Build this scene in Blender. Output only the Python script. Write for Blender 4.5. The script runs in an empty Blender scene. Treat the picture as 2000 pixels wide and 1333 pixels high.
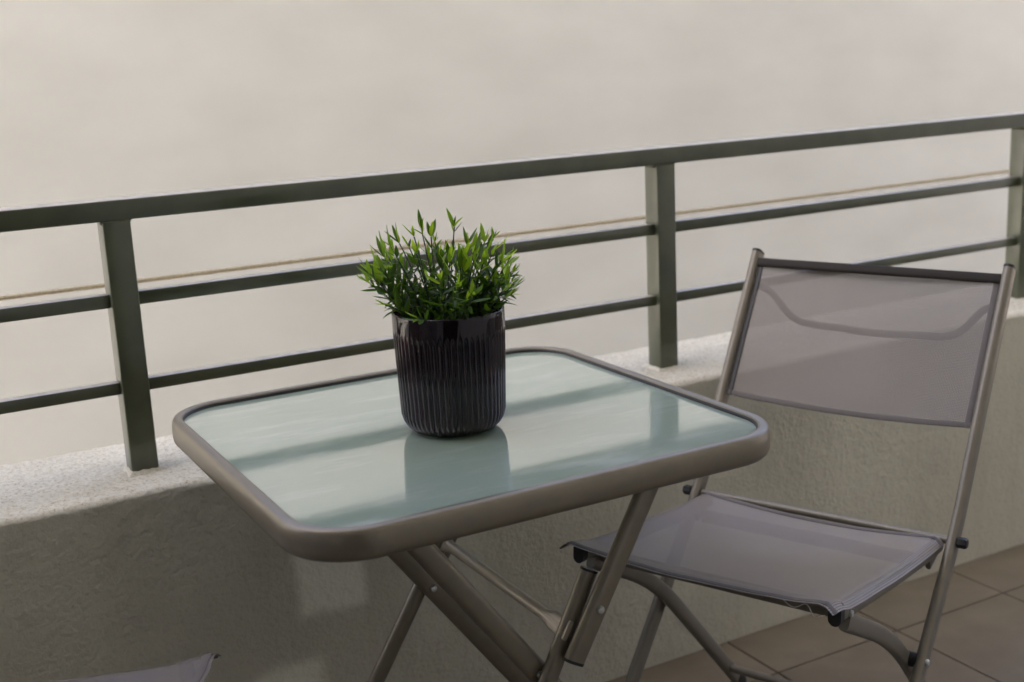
import bpy, bmesh, math, random
from mathutils import Vector, Matrix, noise
random.seed(11)
sc = bpy.context.scene
COL = sc.collection

# ------------------------------------------------------------------ camera
F_PX = 2433.2146                      # focal length in pixels of a 2000 px wide picture
YAW, PITCH, ROLL = 0.497508, 0.229684, -0.047102
CAM = Vector((-0.74732, -1.72443, 1.23035))
cy_, sy_, cp_, sp_ = math.cos(YAW), math.sin(YAW), math.cos(PITCH), math.sin(PITCH)
fw = Vector((sy_*cp_, cy_*cp_, -sp_)); rt = Vector((cy_, -sy_, 0)); up = rt.cross(fw)
rt2 = rt*math.cos(ROLL) + up*math.sin(ROLL); up2 = up*math.cos(ROLL) - rt*math.sin(ROLL)
cd = bpy.data.cameras.new('camera'); cam = bpy.data.objects.new('camera', cd); COL.objects.link(cam)
M3 = Matrix((rt2, up2, -fw)).transposed()
cam.matrix_world = Matrix.Translation(CAM) @ M3.to_4x4()
cd.sensor_width = 36.0; cd.lens = F_PX/2000*36.0; cd.clip_start = 0.02; cd.clip_end = 500
cd.dof.use_dof = True; cd.dof.focus_distance = 1.74; cd.dof.aperture_fstop = 4.2
sc.camera = cam
sc.render.engine = 'CYCLES'
sc.cycles.max_bounces = 14; sc.cycles.diffuse_bounces = 7; sc.cycles.glossy_bounces = 6
sc.cycles.transmission_bounces = 10; sc.cycles.transparent_max_bounces = 16
sc.cycles.caustics_reflective = False; sc.cycles.caustics_refractive = False
# ------------------------------------------------------------------ light
SUN_EL, SUN_AZ = math.radians(40), math.radians(216)      # azimuth clockwise from +Y: the sun stands to the left, behind the house
w = bpy.data.worlds.new('World'); sc.world = w; w.use_nodes = True
nt = w.node_tree; nt.nodes.clear()
sky = nt.nodes.new('ShaderNodeTexSky'); sky.sky_type = 'NISHITA'; sky.sun_disc = False
sky.sun_elevation = SUN_EL; sky.sun_rotation = SUN_AZ; sky.dust_density = 9.0; sky.air_density = 0.3; sky.ozone_density = 0.0
bg = nt.nodes.new('ShaderNodeBackground'); bg.inputs['Strength'].default_value = 0.15
wo = nt.nodes.new('ShaderNodeOutputWorld')
nt.links.new(sky.outputs[0], bg.inputs['Color']); nt.links.new(bg.outputs[0], wo.inputs['Surface'])
sd = bpy.data.lights.new('sun', 'SUN'); sd.energy = 0.5; sd.angle = math.radians(14); sd.color = (1.0, 0.96, 0.88)
so = bpy.data.objects.new('sun', sd); COL.objects.link(so)
sdir = Vector((math.sin(SUN_AZ)*math.cos(SUN_EL), math.cos(SUN_AZ)*math.cos(SUN_EL), math.sin(SUN_EL)))
so.rotation_euler = sdir.to_track_quat('Z', 'Y').to_euler()
vs = sc.view_settings; vs.view_transform = 'Standard'; vs.look = 'None'; vs.exposure = 3.25; vs.gamma = 1.0; vs.use_curve_mapping = False

# ------------------------------------------------------------------ materials
def mat(name):
    m = bpy.data.materials.new(name); m.use_nodes = True
    n = m.node_tree.nodes; return m, m.node_tree, n['Principled BSDF'], n['Material Output']
def N(t, kind, **kw):
    n = t.nodes.new(kind)
    for k, v in kw.items():
        if k in n.inputs: n.inputs[k].default_value = v
        else: setattr(n, k, v)
    return n
def ramp(t, fac, stops):
    r = N(t, 'ShaderNodeValToRGB'); e = r.color_ramp.elements
    while len(e) < len(stops): e.new(0.5)
    for el, (p, c) in zip(e, stops): el.position = p; el.color = (*c, 1) if len(c) == 3 else c
    t.links.new(fac, r.inputs['Fac']); return r
def bump(t, b, hgt, strength, dist, prev=None):
    n = N(t, 'ShaderNodeBump', Strength=strength, Distance=dist); t.links.new(hgt, n.inputs['Height'])
    if prev: t.links.new(prev.outputs[0], n.inputs['Normal'])
    t.links.new(n.outputs[0], b.inputs['Normal']); return n
def objco(t): return N(t, 'ShaderNodeTexCoord').outputs['Object']
def noi(t, co, scale, detail=4, rough=.55):
    n = N(t, 'ShaderNodeTexNoise', Scale=scale, Detail=detail, Roughness=rough); t.links.new(co, n.inputs['Vector']); return n.outputs['Fac']

def plain(name, col, rough=.5, metal=0, var=.12, vscale=30, bmp=0, bscale=300, spec=.5):
    m, t, b, o = mat(name); co = objco(t)
    f = noi(t, co, vscale)
    lo = tuple(c*(1-var) for c in col); hi = tuple(min(1, c*(1+var)) for c in col)
    r = ramp(t, f, [(.3, lo), (.7, hi)]); t.links.new(r.outputs[0], b.inputs['Base Color'])
    b.inputs['Roughness'].default_value = rough; b.inputs['Metallic'].default_value = metal
    b.inputs['Specular IOR Level'].default_value = spec
    rr = N(t, 'ShaderNodeMapRange'); t.links.new(f, rr.inputs['Value'])
    rr.inputs['To Min'].default_value = rough*.82; rr.inputs['To Max'].default_value = min(1, rough*1.2)
    t.links.new(rr.outputs[0], b.inputs['Roughness'])
    if bmp: bump(t, b, noi(t, co, bscale, 3), bmp, .001)
    return m

def stucco(name, col):
    m, t, b, o = mat(name); co = objco(t)
    big = noi(t, co, 3.0, 5); fine = noi(t, co, 130, 2, .5); gr = noi(t, co, 420, 3, .6)
    c1 = ramp(t, big, [(.3, tuple(c*.86 for c in col)), (.7, tuple(c*1.06 for c in col))])
    c2 = ramp(t, fine, [(.30, (.70, .67, .63)), (.42, (1, 1, 1)), (.62, (1, 1, 1)), (.75, (1.0, .97, .93))])
    mx = N(t, 'ShaderNodeMix', data_type='RGBA', blend_type='MULTIPLY'); mx.inputs['Factor'].default_value = .3
    t.links.new(c1.outputs[0], mx.inputs['A']); t.links.new(c2.outputs[0], mx.inputs['B'])
    t.links.new(mx.outputs['Result'], b.inputs['Base Color'])
    # painted-in pools of light and faint rain runs on the inner face
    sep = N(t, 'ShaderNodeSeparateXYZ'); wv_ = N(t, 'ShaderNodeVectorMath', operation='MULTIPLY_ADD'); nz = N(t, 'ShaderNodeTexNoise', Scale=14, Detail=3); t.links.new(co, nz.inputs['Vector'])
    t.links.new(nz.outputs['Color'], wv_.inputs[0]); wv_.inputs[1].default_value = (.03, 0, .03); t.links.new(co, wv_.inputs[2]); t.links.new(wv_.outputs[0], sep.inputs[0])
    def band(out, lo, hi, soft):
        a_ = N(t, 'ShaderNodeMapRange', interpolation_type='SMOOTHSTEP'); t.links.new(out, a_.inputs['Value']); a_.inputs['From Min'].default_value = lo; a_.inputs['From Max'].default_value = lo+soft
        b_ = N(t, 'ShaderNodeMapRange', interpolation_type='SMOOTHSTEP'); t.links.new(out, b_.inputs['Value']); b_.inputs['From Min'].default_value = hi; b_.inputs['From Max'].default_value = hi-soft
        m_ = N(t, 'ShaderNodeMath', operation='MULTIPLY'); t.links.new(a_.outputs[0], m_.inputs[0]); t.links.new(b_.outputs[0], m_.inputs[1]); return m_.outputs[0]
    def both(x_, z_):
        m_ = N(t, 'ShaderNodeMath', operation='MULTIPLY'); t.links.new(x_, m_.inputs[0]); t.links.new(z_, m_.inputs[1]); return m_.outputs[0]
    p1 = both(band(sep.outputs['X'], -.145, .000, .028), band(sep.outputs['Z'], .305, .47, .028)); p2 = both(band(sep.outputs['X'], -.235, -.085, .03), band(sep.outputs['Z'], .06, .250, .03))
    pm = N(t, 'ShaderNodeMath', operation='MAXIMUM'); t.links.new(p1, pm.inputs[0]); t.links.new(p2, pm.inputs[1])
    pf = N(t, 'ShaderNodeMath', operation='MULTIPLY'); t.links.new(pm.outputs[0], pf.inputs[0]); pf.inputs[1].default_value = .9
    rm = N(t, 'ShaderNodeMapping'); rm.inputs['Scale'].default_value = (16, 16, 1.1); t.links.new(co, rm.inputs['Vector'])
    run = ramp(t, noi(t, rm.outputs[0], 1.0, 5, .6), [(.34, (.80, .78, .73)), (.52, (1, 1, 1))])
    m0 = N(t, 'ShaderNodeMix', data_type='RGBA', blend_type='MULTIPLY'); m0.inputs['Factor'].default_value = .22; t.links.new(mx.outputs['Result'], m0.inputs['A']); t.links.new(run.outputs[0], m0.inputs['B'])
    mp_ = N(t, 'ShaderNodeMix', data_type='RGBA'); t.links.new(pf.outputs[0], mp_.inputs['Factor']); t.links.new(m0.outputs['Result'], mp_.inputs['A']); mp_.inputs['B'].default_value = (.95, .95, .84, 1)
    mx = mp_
    # sandy grit and dirt settled on what faces up
    ge = N(t, 'ShaderNodeNewGeometry'); sp_ = N(t, 'ShaderNodeSeparateXYZ'); t.links.new(ge.outputs['Normal'], sp_.inputs[0])
    upm = N(t, 'ShaderNodeMapRange'); t.links.new(sp_.outputs['Z'], upm.inputs['Value']); upm.inputs['From Min'].default_value = .35; upm.inputs['From Max'].default_value = .85
    g1 = ramp(t, noi(t, co, 190, 4, .7), [(.30, (.42, .35, .28)), (.41, (.84, .78, .70)), (.55, (1, .985, .96))])
    m2 = N(t, 'ShaderNodeMix', data_type='RGBA', blend_type='MULTIPLY'); t.links.new(upm.outputs[0], m2.inputs['Factor'])
    t.links.new(mx.outputs['Result'], m2.inputs['A']); t.links.new(g1.outputs[0], m2.inputs['B']); t.links.new(m2.outputs['Result'], b.inputs['Base Color'])
    b.inputs['Roughness'].default_value = .9; b.inputs['Specular IOR Level'].default_value = .25
    n1 = bump(t, b, fine, .6, .0032); bump(t, b, gr, .25, .0012, n1)
    return m

MT = {}
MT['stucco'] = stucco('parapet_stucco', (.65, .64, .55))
MT['facade'] = plain('facade_plaster', (.84, .80, .69), .9, var=.05, vscale=2)
MT['added_glass'] = plain('added_door_glass', (.012, .013, .013), .05, var=.1)
MT['blocker'] = plain('blocker_paint', (.50, .47, .41), .9, var=.06, vscale=2)
MT['ceiling'] = plain('ceiling_paint', (.80, .79, .74), .9, var=.04, vscale=2)
def far_plaster():
    m, t, b, o = mat('far_plaster'); co = objco(t)
    mp = N(t, 'ShaderNodeMapping'); mp.inputs['Scale'].default_value = (1, 1, 2.2); t.links.new(co, mp.inputs['Vector'])
    a = noi(t, mp.outputs[0], .8, 5, .5)
    r = ramp(t, a, [(.25, (.265, .272, .258)), (.5, (.288, .297, .284)), (.78, (.312, .323, .311))])
    t.links.new(r.outputs[0], b.inputs['Base Color']); b.inputs['Roughness'].default_value = .95
    b.inputs['Specular IOR Level'].default_value = .1
    bump(t, b, noi(t, co, 40, 4), .3, .004); return m
MT['far'] = far_plaster()
MT['green'] = plain('green_railing_paint', (.078, .088, .051), .34, var=.16, vscale=14, bmp=.12, bscale=120)
_g = MT['green'].node_tree.nodes['Principled BSDF']; _g.inputs['Coat Weight'].default_value = .45; _g.inputs['Coat Roughness'].default_value = .14; _g.inputs['Coat IOR'].default_value = 1.6
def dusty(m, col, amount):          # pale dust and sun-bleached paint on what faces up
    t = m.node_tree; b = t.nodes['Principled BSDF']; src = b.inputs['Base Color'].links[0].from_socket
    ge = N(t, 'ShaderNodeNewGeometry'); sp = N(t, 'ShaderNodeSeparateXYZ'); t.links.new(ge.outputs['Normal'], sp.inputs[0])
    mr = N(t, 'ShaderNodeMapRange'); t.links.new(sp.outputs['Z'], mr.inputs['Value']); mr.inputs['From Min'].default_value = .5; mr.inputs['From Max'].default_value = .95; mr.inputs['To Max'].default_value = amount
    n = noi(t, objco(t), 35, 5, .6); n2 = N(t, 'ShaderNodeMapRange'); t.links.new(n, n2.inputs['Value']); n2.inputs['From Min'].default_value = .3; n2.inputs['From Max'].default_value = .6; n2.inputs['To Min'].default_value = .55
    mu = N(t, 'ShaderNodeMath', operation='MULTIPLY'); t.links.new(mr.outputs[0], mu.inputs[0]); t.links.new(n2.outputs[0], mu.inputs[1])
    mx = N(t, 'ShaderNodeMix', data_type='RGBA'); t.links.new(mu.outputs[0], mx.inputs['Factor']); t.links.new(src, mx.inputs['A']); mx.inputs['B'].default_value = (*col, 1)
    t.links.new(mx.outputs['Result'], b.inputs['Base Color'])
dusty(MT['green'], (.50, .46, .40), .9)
MT['frame'] = plain('taupe_powder_coat', (.245, .218, .168), .36, metal=.55, var=.05, vscale=60, bmp=.10, bscale=900)
MT['brace'] = plain('pale_taupe_coat', (.43, .38, .31), .4, metal=.3, var=.05, vscale=60, bmp=.1, bscale=900)
MT['chairframe'] = plain('taupe_chair_coat', (.215, .196, .158), .42, metal=.35, var=.06, vscale=40, bmp=.10, bscale=900)
MT['black'] = plain('black_plastic', (.012, .012, .012), .45, var=.2)
MT['darkbar'] = plain('dark_matt_bar', (.03, .026, .022), .65, var=.1, spec=.2)
MT['zinc'] = plain('zinc_screw', (.62, .64, .63), .3, metal=1, var=.1)
MT['cord'] = plain('ochre_cord', (.42, .36, .24), .8, var=.2, vscale=200)
MT['soil'] = plain('black_nursery_plastic', (.010, .009, .009), .5, var=.2, bmp=.3, bscale=200)
def glass_top():
    m, t, b, o = mat('frosted_green_glass'); co = objco(t)
    a = noi(t, co, 9, 5, .6); s = noi(t, co, 160, 2)
    r = ramp(t, a, [(.3, (.42, .54, .445)), (.7, (.48, .585, .49))])
    GLASSBASE = r
    b.inputs['Roughness'].default_value = .07; b.inputs['IOR'].default_value = 1.95; b.inputs['Coat Weight'].default_value = 1.0; b.inputs['Coat IOR'].default_value = 3.1; b.inputs['Coat Roughness'].default_value = .03
    wm = N(t, 'ShaderNodeMapping'); wm.inputs['Scale'].default_value = (2.2, 9, 1); wm.inputs['Rotation'].default_value = (0, 0, .12); t.links.new(co, wm.inputs['Vector'])
    sm = noi(t, wm.outputs[0], 3.2, 6, .62)      # wipe marks
    du = N(t, 'ShaderNodeMapRange'); t.links.new(sm, du.inputs['Value']); du.inputs['From Min'].default_value = .50; du.inputs['From Max'].default_value = .72; du.inputs['To Max'].default_value = .5
    sk = ramp(t, noi(t, co, 240, 2, .5), [(.70, (0, 0, 0)), (.76, (1, 1, 1))])          # dried specks
    sa = N(t, 'ShaderNodeMath', operation='MULTIPLY_ADD'); t.links.new(sk.outputs[0], sa.inputs[0]); sa.inputs[1].default_value = .35; t.links.new(du.outputs[0], sa.inputs[2])
    dm = N(t, 'ShaderNodeMix', data_type='RGBA'); t.links.new(sa.outputs[0], dm.inputs['Factor']); t.links.new(GLASSBASE.outputs[0], dm.inputs['A']); dm.inputs['B'].default_value = (.74, .77, .73, 1)
    t.links.new(dm.outputs['Result'], b.inputs['Base Color'])
    cr_ = N(t, 'ShaderNodeMapRange'); t.links.new(sm, cr_.inputs['Value']); cr_.inputs['From Min'].default_value = .42; cr_.inputs['From Max'].default_value = .68
    cr_.inputs['To Min'].default_value = .035; cr_.inputs['To Max'].default_value = .11; t.links.new(cr_.outputs[0], b.inputs['Coat Roughness'])
    mp = N(t, 'ShaderNodeMapRange'); t.links.new(a, mp.inputs['Value'])
    mp.inputs['From Min'].default_value = .35; mp.inputs['From Max'].default_value = .75
    mp.inputs['To Min'].default_value = .045; mp.inputs['To Max'].default_value = .13
    t.links.new(mp.outputs[0], b.inputs['Roughness'])
    tr = N(t, 'ShaderNodeBsdfTranslucent'); tr.inputs['Color'].default_value = (.55, .72, .63, 1)
    mx = N(t, 'ShaderNodeMixShader'); mx.inputs[0].default_value = .22
    t.links.new(b.outputs[0], mx.inputs[1]); t.links.new(tr.outputs[0], mx.inputs[2])
    t.links.new(mx.outputs[0], o.inputs['Surface']); return m
MT['glasstop'] = glass_top()
def pot_glass():
    m, t, b, o = mat('dark_plum_glass')
    b.inputs['Base Color'].default_value = (.034, .018, .022, 1); b.inputs['Roughness'].default_value = .06
    b.inputs['Transmission Weight'].default_value = .72; b.inputs['IOR'].default_value = 1.5
    return m
MT['potglass'] = pot_glass()
def leaf_mat(name, a, bcol):
    m, t, b, o = mat(name)
    oi = N(t, 'ShaderNodeObjectInfo'); g = N(t, 'ShaderNodeNewGeometry')
    ad = N(t, 'ShaderNodeMath', operation='ADD'); t.links.new(oi.outputs['Random'], ad.inputs[0]); t.links.new(g.outputs['Random Per Island'], ad.inputs[1])
    fr = N(t, 'ShaderNodeMath', operation='FRACT'); t.links.new(ad.outputs[0], fr.inputs[0])
    r = ramp(t, fr.outputs[0], [(0, a), (1, bcol)])
    t.links.new(r.outputs[0], b.inputs['Base Color']); b.inputs['Roughness'].default_value = .42
    tr = N(t, 'ShaderNodeBsdfTranslucent')
    br = N(t, 'ShaderNodeMix', data_type='RGBA', blend_type='MULTIPLY'); br.inputs['Factor'].default_value = 1
    t.links.new(r.outputs[0], br.inputs['A']); br.inputs['B'].default_value = (2.6, 2.3, .9, 1)
    t.links.new(br.outputs['Result'], tr.inputs['Color'])
    mx = N(t, 'ShaderNodeMixShader'); mx.inputs[0].default_value = .5
    t.links.new(b.outputs[0], mx.inputs[1]); t.links.new(tr.outputs[0], mx.inputs[2]); t.links.new(mx.outputs[0], o.inputs['Surface'])
    return m
MT['leaf'] = leaf_mat('leaf_green', (.020, .050, .008), (.050, .105, .014))
MT['leaftip'] = leaf_mat('leaf_young_green', (.09, .18, .016), (.17, .27, .028))
MT['stem'] = plain('stem_green', (.028, .045, .016), .5, var=.2)
def fabric(name, c0, c1):
    m, t, b, o = mat(name)
    uv = N(t, 'ShaderNodeUVMap').outputs[0]
    sx = N(t, 'ShaderNodeSeparateXYZ'); t.links.new(uv, sx.inputs[0])
    def wv(out):           # uv in metres, thread pitch 1.8 mm
        a = N(t, 'ShaderNodeMath', operation='MULTIPLY'); a.inputs[1].default_value = 2*math.pi/.0027; t.links.new(out, a.inputs[0])
        s = N(t, 'ShaderNodeMath', operation='SINE'); t.links.new(a.outputs[0], s.inputs[0]); return s.outputs[0]
    p = N(t, 'ShaderNodeMath', operation='ADD'); t.links.new(wv(sx.outputs[0]), p.inputs[0]); t.links.new(wv(sx.outputs[1]), p.inputs[1])
    hole = N(t, 'ShaderNodeMapRange'); t.links.new(p.outputs[0], hole.inputs['Value'])
    hole.inputs['From Min'].default_value = .55; hole.inputs['From Max'].default_value = 1.15; hole.inputs['To Min'].default_value = 0.02; hole.inputs['To Max'].default_value = .66
    f = noi(t, objco(t), 7, 3); r = ramp(t, f, [(.3, c0), (.7, c1)])
    t.links.new(r.outputs[0], b.inputs['Base Color']); b.inputs['Roughness'].default_value = .40; b.inputs['Specular IOR Level'].default_value = .6
    tl = N(t, 'ShaderNodeBsdfTranslucent'); t.links.new(r.outputs[0], tl.inputs['Color'])
    m1 = N(t, 'ShaderNodeMixShader'); m1.inputs[0].default_value = .07; t.links.new(b.outputs[0], m1.inputs[1]); t.links.new(tl.outputs[0], m1.inputs[2])
    tp = N(t, 'ShaderNodeBsdfTransparent')
    mx = N(t, 'ShaderNodeMixShader'); t.links.new(hole.outputs[0], mx.inputs[0]); t.links.new(m1.outputs[0], mx.inputs[1]); t.links.new(tp.outputs[0], mx.inputs[2])
    t.links.new(mx.outputs[0], o.inputs['Surface']); return m
MT['fabric'] = fabric('textilene_mesh', (.122, .103, .086), (.144, .123, .104))
MT['seatfabric'] = fabric('lit_textilene_mesh', (.240, .206, .178), (.275, .238, .206))  # the back's mesh again, with brighter light on the seat painted into its colour
MT['hem'] = plain('textilene_hem', (.125, .112, .103), .7, var=.1, vscale=300, bmp=.4, bscale=1200)
MT['thread'] = plain('loose_thread', (.62, .60, .58), .8)
def tile_mat():
    m, t, b, o = mat('brown_floor_tile'); co = objco(t); oi = N(t, 'ShaderNodeObjectInfo')
    of = N(t, 'ShaderNodeVectorMath', operation='MULTIPLY_ADD'); of.inputs[1].default_value = (1, 1, 1)
    t.links.new(co, of.inputs[0]); t.links.new(oi.outputs['Random'], of.inputs[2])
    sc_ = N(t, 'ShaderNodeVectorMath', operation='SCALE'); sc_.inputs['Scale'].default_value = 1.0; t.links.new(of.outputs[0], sc_.inputs[0])
    a = noi(t, sc_.outputs[0], 7, 6, .6)
    r = ramp(t, a, [(.25, (.145, .119, .084)), (.55, (.182, .153, .111)), (.8, (.222, .188, .140))])
    t.links.new(r.outputs[0], b.inputs['Base Color']); b.inputs['Roughness'].default_value = .42
    bump(t, b, noi(t, co, 60, 4), .1, .001); return m
MT['tile'] = tile_mat()
MT['bounce_paving'] = plain('pale_bounce_paving', (.46, .44, .40), .9, var=.1, vscale=.8)
MT['grout'] = plain('grout', (.150, .126, .094), .9, var=.1)

# ------------------------------------------------------------------ helpers
def mesh_obj(name, verts, faces, m, parent=None, smooth=True, uvs=None):
    me = bpy.data.meshes.new(name); me.from_pydata([tuple(v) for v in verts], [], faces); me.update()
    if smooth: me.shade_smooth()
    if uvs:
        l = me.uv_layers.new(name='UVMap')
        for lp in me.loops: l.data[lp.index].uv = uvs[lp.vertex_index]
    me.materials.append(MT[m] if isinstance(m, str) else m)
    return link(name, me, parent)
def link(name, me, parent=None):
    o = bpy.data.objects.new(name, me); COL.objects.link(o)
    if parent: o.parent = parent
    return o
def empty(name, loc=(0, 0, 0), rz=0):
    o = bpy.data.objects.new(name, None); COL.objects.link(o); o.location = loc; o.rotation_euler = (0, 0, rz); o.empty_display_size = .05; return o
def tag(o, label=None, cat=None, group=None, kind=None):
    if label: o['label'] = label
    if cat: o['category'] = cat
    if group: o['group'] = group
    if kind: o['kind'] = kind
    return o
def sharp(o, ang=35):
    me = o.data
    bm = bmesh.new(); bm.from_mesh(me)
    for e in bm.edges:
        if len(e.link_faces) == 2 and e.calc_face_angle(0) > math.radians(ang): e.smooth = False
    bm.to_mesh(me); bm.free(); return o
def box(name, c, s, m, parent=None, bev=.0015, seg=2):
    bm = bmesh.new(); bmesh.ops.create_cube(bm, size=1)
    for v in bm.verts: v.co = Vector((v.co.x*s[0]+c[0], v.co.y*s[1]+c[1], v.co.z*s[2]+c[2]))
    if bev: bmesh.ops.bevel(bm, geom=bm.edges[:], offset=bev, segments=seg, profile=.5, affect='EDGES')
    me = bpy.data.meshes.new(name); bm.to_mesh(me); bm.free()
    for p in me.polygons: p.use_smooth = bool(bev)
    me.materials.append(MT[m]); o = link(name, me, parent)
    return sharp(o, 40) if bev else o
def smooth_path(pts, r=.04, n=6):
    """polyline with its inner corners rounded"""
    pts = [Vector(p) for p in pts]; out = [pts[0]]
    for i in range(1, len(pts)-1):
        a, b, c = pts[i-1], pts[i], pts[i+1]
        d1 = (a-b); d2 = (c-b); rr = min(r, d1.length*.45, d2.length*.45)
        p0 = b+d1.normalized()*rr; p2 = b+d2.normalized()*rr
        for k in range(n+1):
            u = k/n; out.append(p0*(1-u)**2 + b*2*u*(1-u) + p2*u*u)
    out.append(pts[-1]); return out
def sweep(path, prof, side=None, closed=False):
    """sweep a closed 2D profile (a along 'side', b along the other normal)"""
    path = [Vector(p) for p in path]; V = []; F = []; n = len(path); k = len(prof)
    for i, p in enumerate(path):
        if closed: t = (path[(i+1) % n]-path[i-1]).normalized()
        else: t = (path[min(i+1, n-1)]-path[max(i-1, 0)]).normalized()
        s = Vector(side) if side is not None else (Vector((0, 0, 1)) if abs(t.z) < .9 else Vector((1, 0, 0)))
        s = (s-t*s.dot(t)).normalized(); b = t.cross(s)
        for (x, y) in prof: V.append(p+s*x+b*y)
    for i in range(n if closed else n-1):
        j = (i+1) % n
        for a in range(k):
            c = (a+1) % k; F.append((i*k+a, i*k+c, j*k+c, j*k+a))
    if not closed:
        F.append(tuple(range(k))[::-1]); F.append(tuple((n-1)*k+a for a in range(k)))
    return V, F
def stadium(wd, th, n=6):
    """flat-oval tube section: wd along side axis, th along the other"""
    r = th/2; h = wd/2-r; P = []
    for i in range(n+1):
        a = -math.pi/2+math.pi*i/n; P.append((h+r*math.cos(a), r*math.sin(a)))
    for i in range(n+1):
        a = math.pi/2+math.pi*i/n; P.append((-h+r*math.cos(a), r*math.sin(a)))
    return P
def circ(r, n=14): return [(r*math.cos(2*math.pi*i/n), r*math.sin(2*math.pi*i/n)) for i in range(n)]
def rrect(wx, wy, r=.003, n=3):
    P = []
    for sx, sy, a0 in ((1, 1, 0), (-1, 1, 90), (-1, -1, 180), (1, -1, 270)):
        for i in range(n+1):
            a = math.radians(a0+90*i/n); P.append((sx*(wx/2-r)+r*math.cos(a), sy*(wy/2-r)+r*math.sin(a)))
    return P
def tube(name, path, prof, m, parent=None, side=None):
    v, f = sweep(path, prof, side); return sharp(mesh_obj(name, v, f, m, parent))
def lathe(name, prof, m, parent=None, n=24, c=(0, 0, 0), axis='z'):
    V = []; F = []; k = len(prof)
    for i in range(n):
        a = 2*math.pi*i/n
        for (r, z) in prof:
            if axis == 'z': q = Vector((r*math.cos(a), r*math.sin(a), z))
            elif axis == 'y': q = Vector((r*math.cos(a), z, r*math.sin(a)))
            else: q = Vector((z, r*math.cos(a), r*math.sin(a)))
            V.append(q+Vector(c))
    for i in range(n):
        j = (i+1) % n
        for a in range(k-1): F.append((i*k+a, j*k+a, j*k+a+1, i*k+a+1))
    return sharp(mesh_obj(name, V, F, m, parent))
def copy_tree(o, parent=None):
    c = o.copy(); COL.objects.link(c); c.parent = parent
    for ch in list(o.children): copy_tree(ch, c)
    return c

# ------------------------------------------------------------------ the setting
YI, YO, ZL = 0.1857, 0.4766, 0.5820        # parapet: inner face, outer edge, top
YP = 0.2845                                 # front of the railing posts
X0, X1, YB = -3.2, 4.6, -2.15               # balcony ends and the house wall
fl = box('floor', ((X0+X1)/2, (YB+YI)/2, -.0655), (X1-X0, YI-YB, .115), 'grout', bev=0); tag(fl, kind='structure')
TS, GAP, YJ, XJ = .325, .004, .0230, .118
tb = bmesh.new(); bmesh.ops.create_cube(tb, size=1)
for v in tb.verts: v.co = Vector((v.co.x*(TS-GAP), v.co.y*(TS-GAP), v.co.z*.008-.004))
bmesh.ops.bevel(tb, geom=[e for e in tb.edges if all(v.co.z > -.002 for v in e.verts)], offset=.0012, segments=1, affect='EDGES')
tme = bpy.data.meshes.new('tile'); tb.to_mesh(tme); tb.free(); tme.materials.append(MT['tile'])
for i in range(-9, 14):
    for j in range(-8, 1):
        cx, cyy = XJ+(i+.5)*TS, YJ+(j+.5)*TS
        if j == 0:          # the cut row along the wall
            continue
        if X0+TS/2 < cx < X1-TS/2 and cyy > YB+TS/2:
            t_ = link('tile', tme, fl); t_.location = (cx, cyy, random.uniform(-.0006, .0004))
cw = YI-YJ-GAP/2-.001
cb = bmesh.new(); bmesh.ops.create_cube(cb, size=1)
for v in cb.verts: v.co = Vector((v.co.x*(TS-GAP), v.co.y*cw, v.co.z*.008-.004))
bmesh.ops.bevel(cb, geom=[e for e in cb.edges if all(v.co.z > -.002 for v in e.verts)], offset=.0012, segments=1, affect='EDGES')
cme = bpy.data.meshes.new('cut_tile'); cb.to_mesh(cme); cb.free(); cme.materials.append(MT['tile'])
for i in range(-9, 14):
    cx = XJ+(i+.5)*TS
    if X0+TS/2 < cx < X1-TS/2:
        t_ = link('tile', cme, fl); t_.location = (cx, YJ+GAP/2+cw/2, random.uniform(-.0006, .0004))

# parapet wall: a dense, uneven stucco skin
def parapet():
    xs = [X0]; x = X0
    while x < X1:
        x += .0052 if -1.25 < x < 2.75 else .06
        xs.append(min(x, X1))
    pr = [(YI, -.12)]
    z = 0.0
    while z < ZL-.012: pr.append((YI, z)); z += .0056
    for k in range(5):
        a = math.pi/2*k/4; pr.append((YI+.009-.009*math.cos(a), ZL-.009+.009*math.sin(a)))
    y = YI+.016
    while y < YO-.012: pr.append((y, ZL)); y += .0058
    for k in range(4):
        a = math.pi/2*k/3; pr.append((YO-.010+.010*math.sin(a), ZL-.010+.010*math.cos(a)))
    pr += [(YO, .3), (YO, 0), (YO, -.4), (YI+.03, -.4), (YI+.03, -.12)]
    V = []; F = []; k = len(pr)
    for xx in xs:
        for (yy, zz) in pr:
            inn = yy < YI+.03 and zz > -.01
            top = zz > ZL-.012
            d = noise.fractal(Vector((xx*85, yy*85, zz*85)), .9, 2.0, 1)
            d2 = noise.noise(Vector((xx*7+3, yy*7, zz*7)))
            e = noise.noise(Vector((xx*16, 5.3, 1.7)))*.6 + noise.noise(Vector((xx*47, 2.3, 1.7)))*.4
            v = Vector((xx, yy, zz))
            edge = max(0, 1-abs(yy-YI-.003)/.014)*max(0, 1-abs(zz-ZL+.003)/.016)
            if inn: v.y += d*.0012+d2*.0006
            if top: v.z += d*.0015+d2*.0022
            v.y += edge*(e*.0055); v.z += edge*(e*.0050-.001)
            V.append(v)
    for i in range(len(xs)-1):
        for a in range(k):
            b = (a+1) % k; F.append((i*k+a, i*k+b, (i+1)*k+b, (i+1)*k+a))
    F.append(tuple(range(k))[::-1]); F.append(tuple((len(xs)-1)*k+a for a in range(k)))
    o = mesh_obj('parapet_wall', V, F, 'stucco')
    return tag(o, 'low rough stucco balcony wall with pale ledge under the green railing', 'wall')
parapet()

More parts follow.
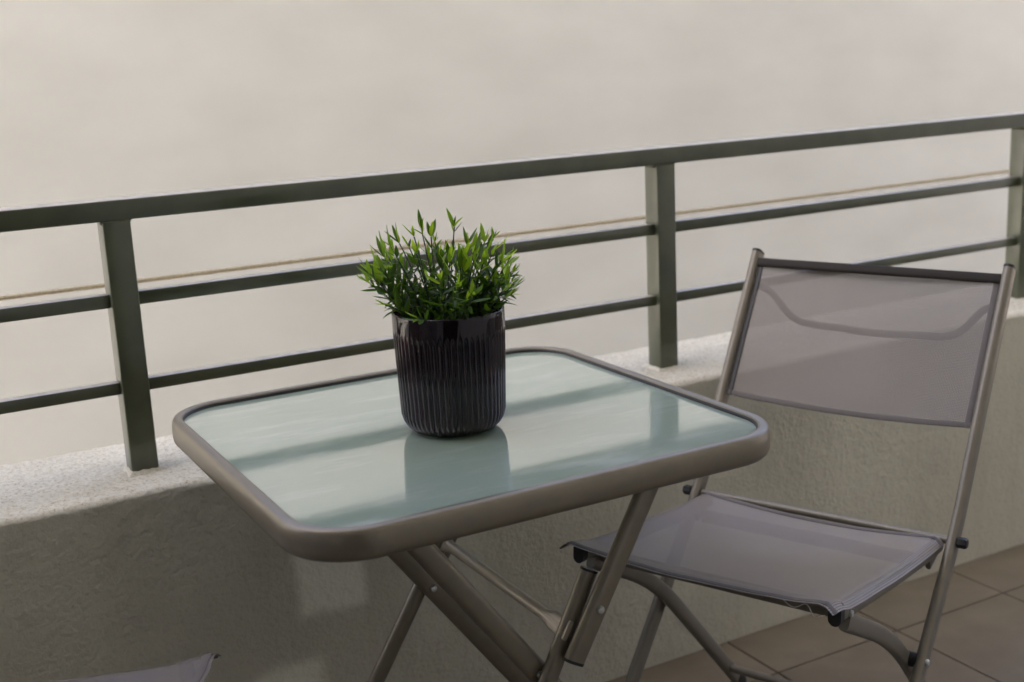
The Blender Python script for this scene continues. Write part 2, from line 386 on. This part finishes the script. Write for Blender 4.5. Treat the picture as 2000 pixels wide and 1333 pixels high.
# the house this balcony belongs to: wall behind the camera, built tall to shade the wall opposite, slab above
wb = tag(box('wall_back', ((X0+X1)/2, YB-.15, 6.5), (30, .3, 23), 'facade', bev=0), kind='structure')
dp = box('added_door', (-.85, YB+.012, 1.10), (1.10, .024, 2.18), 'added_glass', wb, bev=0)  # dark pane and frame, unseen, added for the planter to reflect
for dx, dz, sx, sz in ((-.58, 1.11, .07, 2.22), (.58, 1.11, .07, 2.22), (0, 2.225, 1.23, .07)):
    box('added_door_frame', (-.85+dx, YB+.02, dz), (sx, .055, sz), 'frame', wb, bev=.002)
tag(box('blocker_wall_left', (-2.3, (YB+YI)/2, 1.565), (.12, YI-YB-.004, 3.14), 'blocker', bev=0), kind='structure')  # unseen side wall added to keep light off the chair back
YC = -.35
tag(box('ceiling', ((X0+X1)/2, (YB+YC)/2, 3.23), (X1-X0, YC-YB, .18), 'ceiling', bev=0), kind='structure')

# opposite building: a plain pale rendered wall across the gap
WY = 8.0
ob = empty('opposite_building', (2.5, WY, -5))
def part_box(name, c, s, m, bev=0): 
    return box(name, (c[0]-2.5, c[1]-WY, c[2]+5), s, m, ob, bev=bev)
part_box('wall', (2.5, WY+2.0, -.3), (44, 4.0, 9.4), 'far')
part_box('coping', (2.5, WY+2.0, 4.46), (44.2, 4.2, .12), 'far')
tag(ob, 'blank pale cream rendered wall of the building across, behind the railing', 'building')
g = box('bounce_ground', (2.5, 1.0, -5.1), (90, 60, .2), 'bounce_paving', bev=0); tag(g, kind='structure')  # unseen, raised and made pale to bounce light up the far wall

# ------------------------------------------------------------------ railing
rl = empty('railing', (.1875, YP+.0225, ZL))
tag(rl, 'green painted metal balcony railing with square posts and horizontal bars', 'railing')
rl_inv = Vector(rl.location)
def rp(o):
    for v in o.data.vertices: v.co -= rl_inv
    return o
PW = .045; PX = [-2.472, -1.412, -.352, .7075, 1.769, 2.829, 3.889]
ZT0, ZT1 = .997, 1.030
rp(box('top_rail', (.70, YP+PW/2, (ZT0+ZT1)/2), (7.2, PW, ZT1-ZT0), 'green', rl, bev=.003, seg=3))
for x in PX: rp(box('post', (x, YP+PW/2+.0006, (ZL-.012+ZT0)/2), (PW-.0012, PW-.0012, ZT0-ZL+.012), 'green', rl, bev=.0028, seg=3))
MB = .0205
for z0, z1 in ((.8575, .8795), (.7145, .7345)):
    for a, b in zip(PX[:-1], PX[1:]):
        rp(box('crossbar', ((a+b)/2, YP+.0137+MB/2, (z0+z1)/2), (b-a-PW+.0008, MB, z1-z0), 'green', rl, bev=.0018))
# weld beads where the posts meet the top rail, and mortar collars at their feet
def bead(x, z, s):
    v = []; 
    for y in (YP+.006, YP+PW-.006): v += [(x, y, z+.0012), (x+s*.006, y, z+.0012), (x, y, z-.007), (x+s*.002, y, z-.0022)]
    f = [(0, 1, 3, 2), (4, 6, 7, 5), (0, 4, 5, 1), (1, 5, 7, 3), (3, 7, 6, 2), (2, 6, 4, 0)]
    o = mesh_obj('weld_bead', v, f, 'green', rl); rp(o)
for x in PX[1:6]:
    for s in (-1, 1): bead(x+s*(PW/2-.0009), ZT0, s)
def collar(x):
    V = []; n = 26; rings = ((.0, .0035), (.003, .0032), (.007, .0012), (.012, -.003))
    for (o_, h) in rings:
        for i in range(n):
            a = 2*math.pi*i/n; sx = max(-1, min(1, 1.5*math.cos(a))); sy = max(-1, min(1, 1.5*math.sin(a)))
            jit = 1.3*noise.noise(Vector((x*9+math.cos(a)*3, math.sin(a)*3, o_*60)))
            V.append((x+sx*(PW/2-.002+o_*(1+.5*jit)), YP+PW/2+sy*(PW/2-.002+o_*(1+.5*jit)), ZL+h+.002*jit))
    F = [(r*n+i, r*n+(i+1) % n, (r+1)*n+(i+1) % n, (r+1)*n+i) for r in range(3) for i in range(n)]
    rp(mesh_obj('mortar_collar', V, F, 'stucco', rl))
for x in PX[1:6]: collar(x)

# ochre washing line strung outside the railing
LY, LZ = .80, .8165
cl = empty('washing_line', (.7, LY, LZ)); tag(cl, 'thin ochre cord stretched outside the railing along its middle bar', 'cord')
pth = [((-2.6+i*6.6/40)-.7, 0, -.004*(1-((i-20)/20)**2)) for i in range(41)]
tube('cord', pth, circ(.0047, 8), 'cord', cl)
for bx in (-2.6, 4.0):
    tube('bracket', smooth_path([(bx-.7, YO-LY, .49-LZ), (bx-.7, -.12, .60-LZ), (bx-.7, 0, -.004), (bx-.7, .02, .012)], .05), circ(.008, 10), 'green', cl)

# ------------------------------------------------------------------ table
TX0, TX1, TY0, TY1 = -.3490, .3500, -.5000, .1580
TC = Vector(((TX0+TX1)/2, (TY0+TY1)/2, 0))
tbl = empty('folding_table', (TC.x, TC.y, 0))
tag(tbl, 'folding balcony table with frosted green glass top and rounded taupe metal rim', 'table')
def rr_path(hx, hy, r, n=14):
    P = []
    for sx, sy, a0 in ((1, 1, 0), (-1, 1, 90), (-1, -1, 180), (1, -1, 270)):
        for i in range(n+1):
            a = math.radians(a0+90*i/n); P.append((sx*(hx-r)+r*math.cos(a), sy*(hy-r)+r*math.sin(a)))
    return P
HX, HY, CR = (TX1-TX0)/2, (TY1-TY0)/2, .092
RZ1, RZ0 = .7190, .6790
# rim section: inset from the outside, height
sec = [(.0165, .704), (.0165, .7165), (.0160, .7180), (.0145, .7188), (.0110, .7191), (.0065, .7188), (.0042, .7178), (.0026, .7160), (.0014, .7130), (.0004, .7080), (.0, .7020),
       (.0, .6920), (.0006, .6870), (.0022, .6830), (.0048, .6805), (.0085, .6793), (.0140, .6790), (.0150, .680), (.0150, .700)]
V = []; F = []; k = len(sec); ring = None
for (ins, z) in sec:
    ring = rr_path(HX-ins, HY-ins, CR-ins); V += [(x, y, z) for x, y in ring]
n = len(ring)
for a in range(k):
    b = (a+1) % k
    for i in range(n): F.append((a*n+i, a*n+(i+1) % n, b*n+(i+1) % n, b*n+i))
rim = sharp(mesh_obj('rim', V, F, 'frame', tbl), 50)
bm = bmesh.new(); bm.from_mesh(rim.data); bmesh.ops.recalc_face_normals(bm, faces=bm.faces[:]); bm.to_mesh(rim.data); bm.free()
# butt joint in the rim, a hairline strip on the left side
gp = rr_path(HX-.0166, HY-.0166, CR-.0166)
V = [(x, y, .7115) for x, y in gp]+[(x, y, .7065) for x, y in gp]; m_ = len(gp)
F = [tuple(range(m_)), tuple(range(2*m_-1, m_-1, -1))]+[(i, m_+i, m_+(i+1) % m_, (i+1) % m_) for i in range(m_)]
gl = mesh_obj('glass_top', V, F, 'glasstop', tbl, smooth=False); tag(gl, 'frosted pale green glass panel reflecting the railing')
ga, gb = rr_path(HX-.0162, HY-.0162, CR-.0162), rr_path(HX-.0182, HY-.0182, CR-.0182)
V = [(x, y, .7160) for x, y in ga]+[(x, y, .7152) for x, y in gb]+[(x, y, .7112) for x, y in gb]
F = [(k_*m_+i, k_*m_+(i+1) % m_, (k_+1)*m_+(i+1) % m_, (k_+1)*m_+i) for k_ in (0, 1) for i in range(m_)]
mesh_obj('dark_edge_strip', V, F, 'black', tbl)  # thin dark strip round the inner edge of the rim
# bars under the glass that carry the legs
for x in (.150, -.195): 
    tube('support_bar', [(x-TC.x, -.489-TC.y, .692), (x-TC.x, .147-TC.y, .692)], rrect(.022, .022, .003), 'frame', tbl, side=(1, 0, 0))
def L(p): return Vector(p)-TC
OV = stadium(.031, .016)
def leg(name, a, b, m='frame', prof=OV):
    o = tube(name, [L(a), L(b)], prof, m, tbl, side=(1, 0, 0)); return o
def foot(p, parent): lathe('foot_cap', [(0, .0), (.016, .0), (.018, .003), (.018, .026), (.0, .026)], 'black', parent, 16, L((p[0], p[1], 0)))
YN, YF = -.452, -.048
for y, inn in ((YN, 1), (YF, -1)):
    up_ = leg('upper_leg', (.147, y, .687), (.0135, y, .4545))
    d = (Vector((.0135, y, .4545))-Vector((.147, y, .687))).normalized()
    e = Vector((.0135, y, .4545)); tube('end_cap', [L(e), L(e+d*.004)], stadium(.0315, .0165), 'black', up_, side=(1, 0, 0))
    yl = y+inn*.021
    a, b = (Vector((.053, yl, .562)), Vector((-.218, yl, .018))) if inn > 0 else (Vector((.050, yl, .555)), Vector((-.285, yl, .018)))
    lo = leg('lower_leg', a, b, prof=stadium(.026, .016))
    d = (a-b).normalized(); tube('end_cap', [L(a), L(a+d*.003)], stadium(.0266, .0166), 'black', lo, side=(1, 0, 0))
    foot(b, lo)
    lathe('screw', [(0, -.004), (.0045, -.0035), (.0055, -.001), (.0055, .002)], 'zinc', up_, 12, L((.0505, y-.0085, .519)), 'y')
    lathe('spacer', [(.007, -.003), (.007, .003)], 'black', up_, 12, L((.0505, y+inn*.0105, .519)), 'y')
    # the opposite leg of the X
    y2 = yl+inn*.0185
    a, b = Vector((-.205, y2, .684)), Vector((.281, y2, .018))
    ll = leg('cross_leg', a, b); foot(b, ll)
    lathe('screw', [(0, -.004), (.0045, -.0035), (.0055, -.001), (.0055, .002)], 'zinc', ll, 12, L((-.0205, y2-inn*.0 -.0088, .4305)), 'y')
# stretcher between the two jointed legs, flattened where it is riveted on
ys0, ys1 = YN+.010, YF-.010
xs_, zs_ = .012, .492
V = []; F = []; ks = 16
st = [(ys0, .0185, .0035), (ys0+.038, .0185, .0035), (ys0+.046, .0150, .0055), (ys0+.060, .0084, .0084), (ys1-.040, .0084, .0084), (ys1-.030, .0150, .0055), (ys1-.022, .0185, .0035), (ys1, .0185, .0035)]
for (yy, ra, rb) in st:
    flat = ra > .0086; rnd = .35 if ra > .016 else .6
    for i in range(ks):
        a = 2*math.pi*i/ks; ca, sa = math.cos(a), math.sin(a)
        if flat: ca = math.copysign(abs(ca)**rnd, ca); sa = math.copysign(abs(sa)**rnd, sa)
        u_, v_ = ra*.72*ca, rb*sa
        if not flat: u_ = ra*ca
        # long axis of the flat runs along the leg
        V.append(L((xs_+u_*.50-v_*.866, yy, zs_+u_*.866+v_*.50)))
for i in range(len(st)-1):
    for a in range(ks): F.append((i*ks+a, i*ks+(a+1) % ks, (i+1)*ks+(a+1) % ks, (i+1)*ks+a))
F.append(tuple(range(ks))[::-1]); F.append(tuple((len(st)-1)*ks+a for a in range(ks)))
so_ = sharp(mesh_obj('stretcher', V, F, 'brace', tbl))
bm = bmesh.new(); bm.from_mesh(so_.data); bmesh.ops.recalc_face_normals(bm, faces=bm.faces[:]); bm.to_mesh(so_.data); bm.free()

# ------------------------------------------------------------------ folding chair (x forward, y left, seat faces up)
def make_chair():
    ch = empty('folding_chair')
    W = .23
    TP, BD, FT = (-.241, .833), (0.0, .437), (.385, .012)
    prof = stadium(.032, .017)
    stiles = []
    for s in (1, -1):
        y = s*W
        st = tube('stile', smooth_path([(TP[0], y, TP[1]), (BD[0], y, BD[1]), (FT[0], y, FT[1])], .07, 8), prof, 'chairframe', ch, side=(1, 0, 0)); stiles.append(st)
        d = (Vector((TP[0], y, TP[1]))-Vector((BD[0], y, BD[1]))).normalized()
        p = Vector((TP[0], y, TP[1])); tube('end_cap', [p, p+d*.003, p+d*.0045], stadium(.0326, .0176), 'black', st, side=(1, 0, 0))
        d2 = (Vector((FT[0], y, FT[1]))-Vector((BD[0], y, BD[1]))).normalized(); p2 = Vector((FT[0], y, FT[1]))
        tube('foot_cap', [p2-d2*.03, p2, p2+d2*.008], stadium(.0345, .0195), 'black', st, side=(1, 0, 0))
    # rear legs, bent tubes crossing the stiles
    for s in (1, -1):
        y = s*.2065
        lg = tube('rear_leg', smooth_path([(.392, y, .450), (.205, y, .345), (.020, y, .150), (-.108, y, .012)], .12, 8), stadium(.028, .015), 'chairframe', ch, side=(1, 0, 0))
        tube('foot_cap', [(-.095, y, .026), (-.112, y, .008), (-.117, y, .003)], stadium(.031, .018), 'black', lg, side=(1, 0, 0))
        lathe('pivot_spacer', [(.0, -.0075), (.012, -.0075), (.012, .0075), (.0, .0075)], 'black', lg, 14, (.1435, s*.2165, .286), 'y')
        lathe('pivot_screw', [(0, .0035), (.004, .003), (.0055, .001), (.0055, -.002)] if s > 0 else [(0, -.0035), (.004, -.003), (.0055, -.001), (.0055, .002)], 'zinc', lg, 12, (.1435, s*.2395, .286), 'y')
    tube('lower_stretcher', [(-.060, -.2065, .062), (-.060, .2065, .062)], circ(.0075, 12), 'chairframe', ch)
    tube('rear_rod', [(.004, -.229, .4335), (.004, .229, .4335)], circ(.0065, 12), 'chairframe', ch)
    for s in (1, -1):
        lathe('bolt_cap', [(0, .012), (.0075, .011), (.009, .008), (.009, -.004)] if s > 0 else [(0, -.012), (.0075, -.011), (.009, -.008), (.009, .004)], 'black', ch, 6, (.012, s*.243, .4365), 'y')
    tube('front_rail', [(.372, -.199, .452), (.372, .199, .452)], stadium(.026, .014), 'chairframe', ch, side=(.5, 0, .86))
    tube('pivot_bar', [(.05, -.196, .409), (.05, .196, .409)], stadium(.024, .012), 'chairframe', ch, side=(.1, 0, 1))
    # seat side tubes
    def sz(x): return .424+.050*max(0, x/.43)**1.35
    def seat_path(y, x0=.004, x1=.418): return [(x0+(x1-x0)*i/14, y, sz(x0+(x1-x0)*i/14)) for i in range(15)]
    for s in (1, -1):
        t_ = tube('seat_tube', seat_path(s*.2065), stadium(.028, .014), 'chairframe', ch, side=(0, 0, 1))
        e = Vector((.418, s*.2065, sz(.418))); tube('end_cap', [e-Vector((.004, 0, 0)), e+Vector((.009, 0, .001))], stadium(.0325, .0185, 8), 'black', t_, side=(0, 0, 1))
        lathe('screw', [(0, .003), (.004, .0025), (.005, .001), (.005, -.001)] if s > 0 else [(0, -.003), (.004, -.0025), (.005, -.001), (.005, .001)], 'zinc', t_, 12, (.388, s*.2145, sz(.39)-.006), 'y')
        br = tube('seat_bracket', [(.012, s*.2065, .424), (.055, s*.2065, .408)], stadium(.022, .008), 'chairframe', t_, side=(0, 0, 1))
    def sheet(name, fn, nu, nv, m, th=.0014):
        """fn(u,v)->(pos,uv in metres); a thin closed slab"""
        Vt = []; UV = []
        for i in range(nu+1):
            for j in range(nv+1):
                p, uvq = fn(i/nu, j/nv); Vt.append(Vector(p)); UV.append(uvq)
        Fc = [(i*(nv+1)+j, (i+1)*(nv+1)+j, (i+1)*(nv+1)+j+1, i*(nv+1)+j+1) for i in range(nu) for j in range(nv)]
        return mesh_obj(name, Vt, Fc, m, ch, uvs=UV)
    # seat sling: wraps over the side tubes, sags in the middle, front edge turned up a little
    def seat_fn(u, v):
        y = -.219+.438*v; x = .014+.449*u
        zt = sz(min(x, .43))+.0165+max(0, x-.40)*.18
        c = 1-(y/.2)**2 if abs(y) < .2 else 0
        z = zt-.020*max(0, c)*(.55+.45*math.sin(math.pi*min(1, u*1.05)))
        if abs(y) > .2065: z -= (abs(y)-.2065)/.0125*.011
        z += .0022*noise.noise(Vector((x*9, y*11, 1.3)))*(1 if .08 < u < .97 else .4)
        x += .0045*noise.noise(Vector((y*22, 3.1, u*2)))*(u > .9)
        return (x, y, z), (x, y)
    seat = sheet('seat_fabric', seat_fn, 44, 44, 'seatfabric')
    def hem_strip(name, pts, wdt, m, par, th=.0032, side=(0, 0, 1)):
        return tube(name, pts, stadium(wdt, th, 4), m, par, side=side)
    hem_strip('front_hem', [Vector(seat_fn(.975, j/30)[0])+Vector((0, 0, -.0004)) for j in range(31)], .013, 'hem', seat, side=(1, 0, .15))
    hem_strip('rear_hem', [Vector(seat_fn(.02, j/30)[0])+Vector((0, 0, -.0004)) for j in range(31)], .012, 'hem', seat, side=(1, 0, .1))
    # backrest sling
    ub = Vector((TP[0]-BD[0], 0, TP[1]-BD[1])).normalized(); nb = Vector((ub.z, 0, -ub.x))   # nb: forward normal
    A = Vector((BD[0], 0, BD[1])); Ltot = math.hypot(TP[0]-BD[0], TP[1]-BD[1])
    def back_fn(u, v):
        y = -.2205+.441*v; s_ = .182+(Ltot-.022-.182)*u
        c = max(0, 1-(y/.2205)**2)
        bow = -.016*c*(.4+.6*math.sin(math.pi*(.15+.7*u)))
        bow += .0012*noise.noise(Vector((y*8, u*3, 4.2)))
        s_ += .010*c*(1-u)*-.6
        p = A+ub*s_+nb*(bow+.004); p.y = y
        return p, (s_, y)
    back = sheet('back_fabric', back_fn, 30, 40, 'fabric')
    tube('top_bar', [A+ub*(Ltot-.020)+nb*.0065+Vector((0, -.2215, 0)), A+ub*(Ltot-.020)+nb*.0065+Vector((0, .2215, 0))], stadium(.0175, .009), 'darkbar', ch, side=ub)
    hem_strip('lower_hem', [Vector(back_fn(.02, j/30)[0]) for j in range(31)], .010, 'hem', back, side=ub)
    for v in (.011, .989):
        hem_strip('side_hem', [Vector(back_fn(i/16, v)[0]) for i in range(17)], .010, 'black' if v < .5 else 'hem', back, side=(0, 1, 0))
    q = lambda s_, y, b_: A+ub*s_+nb*b_+Vector((0, y, 0))
    tube('spreader', smooth_path([q(.402, -.224, -.008), q(.398, -.196, -.022), q(.352, -.150, -.052), q(.346, 0, -.056), q(.352, .150, -.052), q(.398, .196, -.022), q(.402, .224, -.008)], .03, 6), circ(.0068, 12), 'chairframe', ch)
    # frayed white thread at the front corner
    return ch
chair = make_chair()
chair.location = (.656, -.209, 0); chair.rotation_euler = (0, 0, 3.561)
tag(chair, 'taupe folding chair with grey mesh back and seat, right of the table', 'chair', 'folding mesh chairs at the table')
chair2 = copy_tree(chair)
for c_ in chair2.children:
    if c_.name.startswith('seat_fabric'):       # this seat goes without the painted-in light
        c_.data = c_.data.copy(); c_.data.materials[0] = MT['fabric']
TH2 = math.radians(-34)
FC = Vector((-.391, -.247, 0)); lx, ly = .462, .219
chair2.location = (FC.x-(lx*math.cos(TH2)-ly*math.sin(TH2)), FC.y-(lx*math.sin(TH2)+ly*math.cos(TH2)), 0); chair2.rotation_euler = (0, 0, TH2)
tag(chair2, 'grey mesh folding chair of which only a seat corner shows at bottom left', 'chair', 'folding mesh chairs at the table')
thr = []
for i in range(22):
    u = i/21; thr.append((.447+.006*math.sin(u*9), .135+.068*u, .4895+.004*math.sin(u*14)-.012*u))
tube('loose_thread', thr, circ(.0007, 5), 'thread', chair)

# ------------------------------------------------------------------ pot and plant
PC = Vector((-.013, -.190, .7118)); PH = .172; PR = .079
def pot():
    o = empty('glass_planter', PC); tag(o, 'dark plum ribbed glass planter standing on the glass table', 'planter')
    nf, sub = 56, 8; n = nf*sub
    prof = [(.0, .0012, 0), (.035, .0010, 0), (.046, .0, 0), (.052, .0006, .1), (.059, .0035, .5), (.0655, .009, 1), (.0700, .016, 1), (.0725, .025, 1)]
    for i in range(1, 9): prof.append((.0725+(.0765-.0725)*i/8*1.0, .025+.098*i/8, 1))
    prof += [(.0767, .127, .7), (.0768, .131, .2), (.0768, .135, 0), (.0769, .150, 0), (.0769, .1548, 0), (.0764, .1566, 0), (.0752, .1570, 0), (.0740, .1564, 0), (.0736, .154, 0), (.0735, .135, 0)]
    for i in range(0, 9): prof.append((.0730-(.0730-.0685)*i/8, .127-.100*i/8, 0))
    prof += [(.0655, .019, 0), (.060, .012, 0), (.050, .0085, 0), (.030, .0078, 0), (.0, .0078, 0)]
    V = []; F = []; k = len(prof)
    for i in range(n):
        a = 2*math.pi*i/n; fl_ = abs(math.cos(a*nf/2))          # rounded ribs with sharp grooves
        for (r, z, am) in prof:
            rr = (r-am*.0026*(1-fl_)**1.2)*1.025; V.append((rr*math.cos(a), rr*math.sin(a), z*1.10 if z > .03 else z+.003*z/.03))
    for i in range(n):
        j = (i+1) % n
        for a in range(k-1): F.append((i*k+a, j*k+a, j*k+a+1, i*k+a+1))
    mesh_obj('ribbed_glass', V, F, 'potglass', o)
    bm = bmesh.new(); me = o.children[0].data; bm.from_mesh(me); bmesh.ops.remove_doubles(bm, verts=bm.verts[:], dist=1e-6); bmesh.ops.recalc_face_normals(bm, faces=bm.faces[:]); bm.to_mesh(me); bm.free(); me.shade_smooth()
    return o
pot()
pl = empty('artificial_plant', (PC.x, PC.y, PC.z+.0085)); tag(pl, 'bushy green artificial plant with slender leaves in the dark glass planter', 'plant')
PB = PC.z+.0085
lathe('nursery_pot', [(0, .0), (.046, .0), (.048, .003), (.0645, .108), (.0665, .112), (.0665, .116), (.061, .1165), (.060, .109), (0, .112)], 'soil', pl, 40)

# leaves: a few shared shapes, each a folded, curved blade pointing along +x
def leaf_mesh(name, ln, wd, curl, fold, m, nn=7):
    V = []; F = []
    for i in range(nn+1):
        u = i/nn; hw = wd/2*(math.sin(math.pi*min(1, u**.75))**.9 if u < 1 else 0)+.00025
        if u == 1: hw = .00015
        z = curl*ln*u*u; x = ln*u*(1-.25*abs(curl)*u)
        V += [(x, -hw, z+fold*hw), (x, 0, z), (x, hw, z+fold*hw)]
    for i in range(nn):
        for a in (0, 1): F.append((i*3+a, (i+1)*3+a, (i+1)*3+a+1, i*3+a+1))
    me = bpy.data.meshes.new(name); me.from_pydata(V, [], F); me.update(); me.shade_smooth(); me.materials.append(MT[m]); return me
LEAVES = {}
for m in ('leaf', 'leaftip'):
    LEAVES[m] = [leaf_mesh('leaf', .031, .0070, .12, .35, m), leaf_mesh('leaf', .027, .0062, -.18, .3, m), leaf_mesh('leaf', .036, .0074, .25, .4, m), leaf_mesh('leaf', .022, .0056, .05, .45, m)]
stems = []
# tips seen against the light, then the filling
tips = [(-0.0183, 0.0318, 0.2735), (0.0221, 0.0100, 0.2742), (-0.0517, 0.0339, 0.2570), (-0.0288, 0.0536, 0.2464), (-0.0645, 0.0585, 0.2356), (-0.0662, 0.0295, 0.2549), (-0.0851, 0.0531, 0.2172), (-0.0892, 0.0633, 0.2033), (0.0668, -0.0190, 0.2565), (0.0645, 0.0035, 0.2485), (0.0381, -0.0177, 0.2468), (0.0475, 0.0232, 0.2439), (0.0811, -0.0349, 0.2258), (0.0839, -0.0129, 0.2264), (0.0748, -0.0506, 0.1978), (0.0844, -0.0248, 0.1827), (0.0081, 0.0463, 0.2503), (-0.0123, -0.0159, 0.2384), (0.0169, -0.0209, 0.2354), (-0.0071, 0.0378, 0.2312), (0.0517, -0.0488, 0.2452), (-0.0878, 0.0225, 0.2286), (0.0533, -0.0652, 0.2308), (-0.0714, 0.0000, 0.2435), (-0.0497, -0.0163, 0.2485), (-0.0106, -0.0395, 0.2410), (0.0184, -0.0549, 0.2422), (-0.0972, 0.0363, 0.2174), (0.0831, -0.0407, 0.2083), (0.0312, -0.0580, 0.2347), (-0.0555, 0.0783, 0.2409), (-0.0039, 0.0323, 0.2611), (-0.0369, 0.0166, 0.2665)]      # stem tips, metres from the pot's floor
for t_ in tips: stems.append((Vector(t_), 1))
for i in range(26):
    a = random.uniform(0, 2*math.pi); r = .105*math.sqrt(random.random()); h = random.uniform(.178, .232)-.022*(r/.105)**2
    stems.append((Vector((r*math.cos(a), r*math.sin(a), h)), 0))
cand = []      # (stem object, matrix, material, mesh index, importance)
def orient(dirv, roll):
    x = dirv.normalized(); z0 = Vector((0, 0, 1)) if abs(x.z) < .95 else Vector((0, 1, 0))
    y = z0.cross(x).normalized(); z = x.cross(y)
    R = Matrix((x, y, z)).transposed(); return R @ Matrix.Rotation(roll, 3, 'X')
for (tip, seen) in stems:
    hr = Vector((tip.x, tip.y, 0)); base = hr*.36; 
    if base.length > .050: base = base.normalized()*.050
    base = base+Vector((random.uniform(-.008, .008), random.uniform(-.008, .008), .118))
    out = hr.normalized() if hr.length > 1e-4 else Vector((1, 0, 0))
    mid = base*.45+tip*.55+Vector((0, 0, .014))-out*.004+Vector((random.uniform(-.006, .006), random.uniform(-.006, .006), 0))
    def bz(u): return base*(1-u)**2+mid*2*u*(1-u)+tip*u*u
    path = [bz(i/8) for i in range(9)]
    V, F = sweep(path, [(.0009*math.cos(t), .0009*math.sin(t)) for t in (0, 1.57, 3.14, 4.71)], side=(.3, .9, .1))
    so2 = mesh_obj('stem', V, F, 'stem', pl)
    ln = (tip-base).length; sp = .0105; cnt = int(ln/sp)
    ph = random.uniform(0, math.pi)
    for kx in range(1, cnt+1):
        u = kx/cnt; p = bz(u); t = (bz(min(1, u+.02))-bz(max(0, u-.02))).normalized()
        if seen and tip.z > .245 and .45 < u < .93 and random.random() < .62: continue
        a1 = t.orthogonal().normalized(); a2 = t.cross(a1)
        nl = 2 if u < .97 else 3
        for j in range(nl):
            an = ph+kx*math.pi/2+j*2*math.pi/nl+random.uniform(-.25, .25)
            spread = random.uniform(.7, 1.4) if u < .8 else random.uniform(.3, .95)
            if u >= .97: spread = .18+.2*j
            d = t*math.cos(spread)+(a1*math.cos(an)+a2*math.sin(an))*math.sin(spread)
            d.z += random.uniform(-.12, .16)
            sc_ = random.uniform(.6, 1.15)*(1 if u < .85 else .85)
            tipm = u > .80 and random.random() < .65
            m = 'leaftip' if tipm else 'leaf'
            Mx = Matrix.Translation(p) @ orient(d, random.uniform(-.5, .5)).to_4x4() @ Matrix.Diagonal((sc_, sc_*random.uniform(.9, 1.15), sc_, 1))
            wp = Vector((PC.x, PC.y, PB))+p
            if wp.z < PC.z+PH-.022 or (wp.z < PC.z+PH+.004 and d.z < 0): continue
            imp = (u*1.0)+.6*seen-(wp-CAM).dot(fw)*3.0+random.random()*.25+wp.z
            cand.append((imp, so2, Mx, m, random.randrange(4)))
cand.sort(key=lambda c: -c[0])
for imp, par, Mx, m, ix in cand[:300]:
    o = link('leaf', LEAVES[m][ix], par); o.matrix_local = Mx
for m in ('leaf', 'leaftip'):
    V = []; F = []
    for imp, par, Mx, mm, ix in cand[300:]:
        if mm != m: continue
        b0 = len(V); me = LEAVES[m][ix]
        V += [Mx @ v.co for v in me.vertices]; F += [tuple(b0+i for i in p.vertices) for p in me.polygons]
    if V: tag(mesh_obj('foliage', V, F, m, pl), kind='stuff')
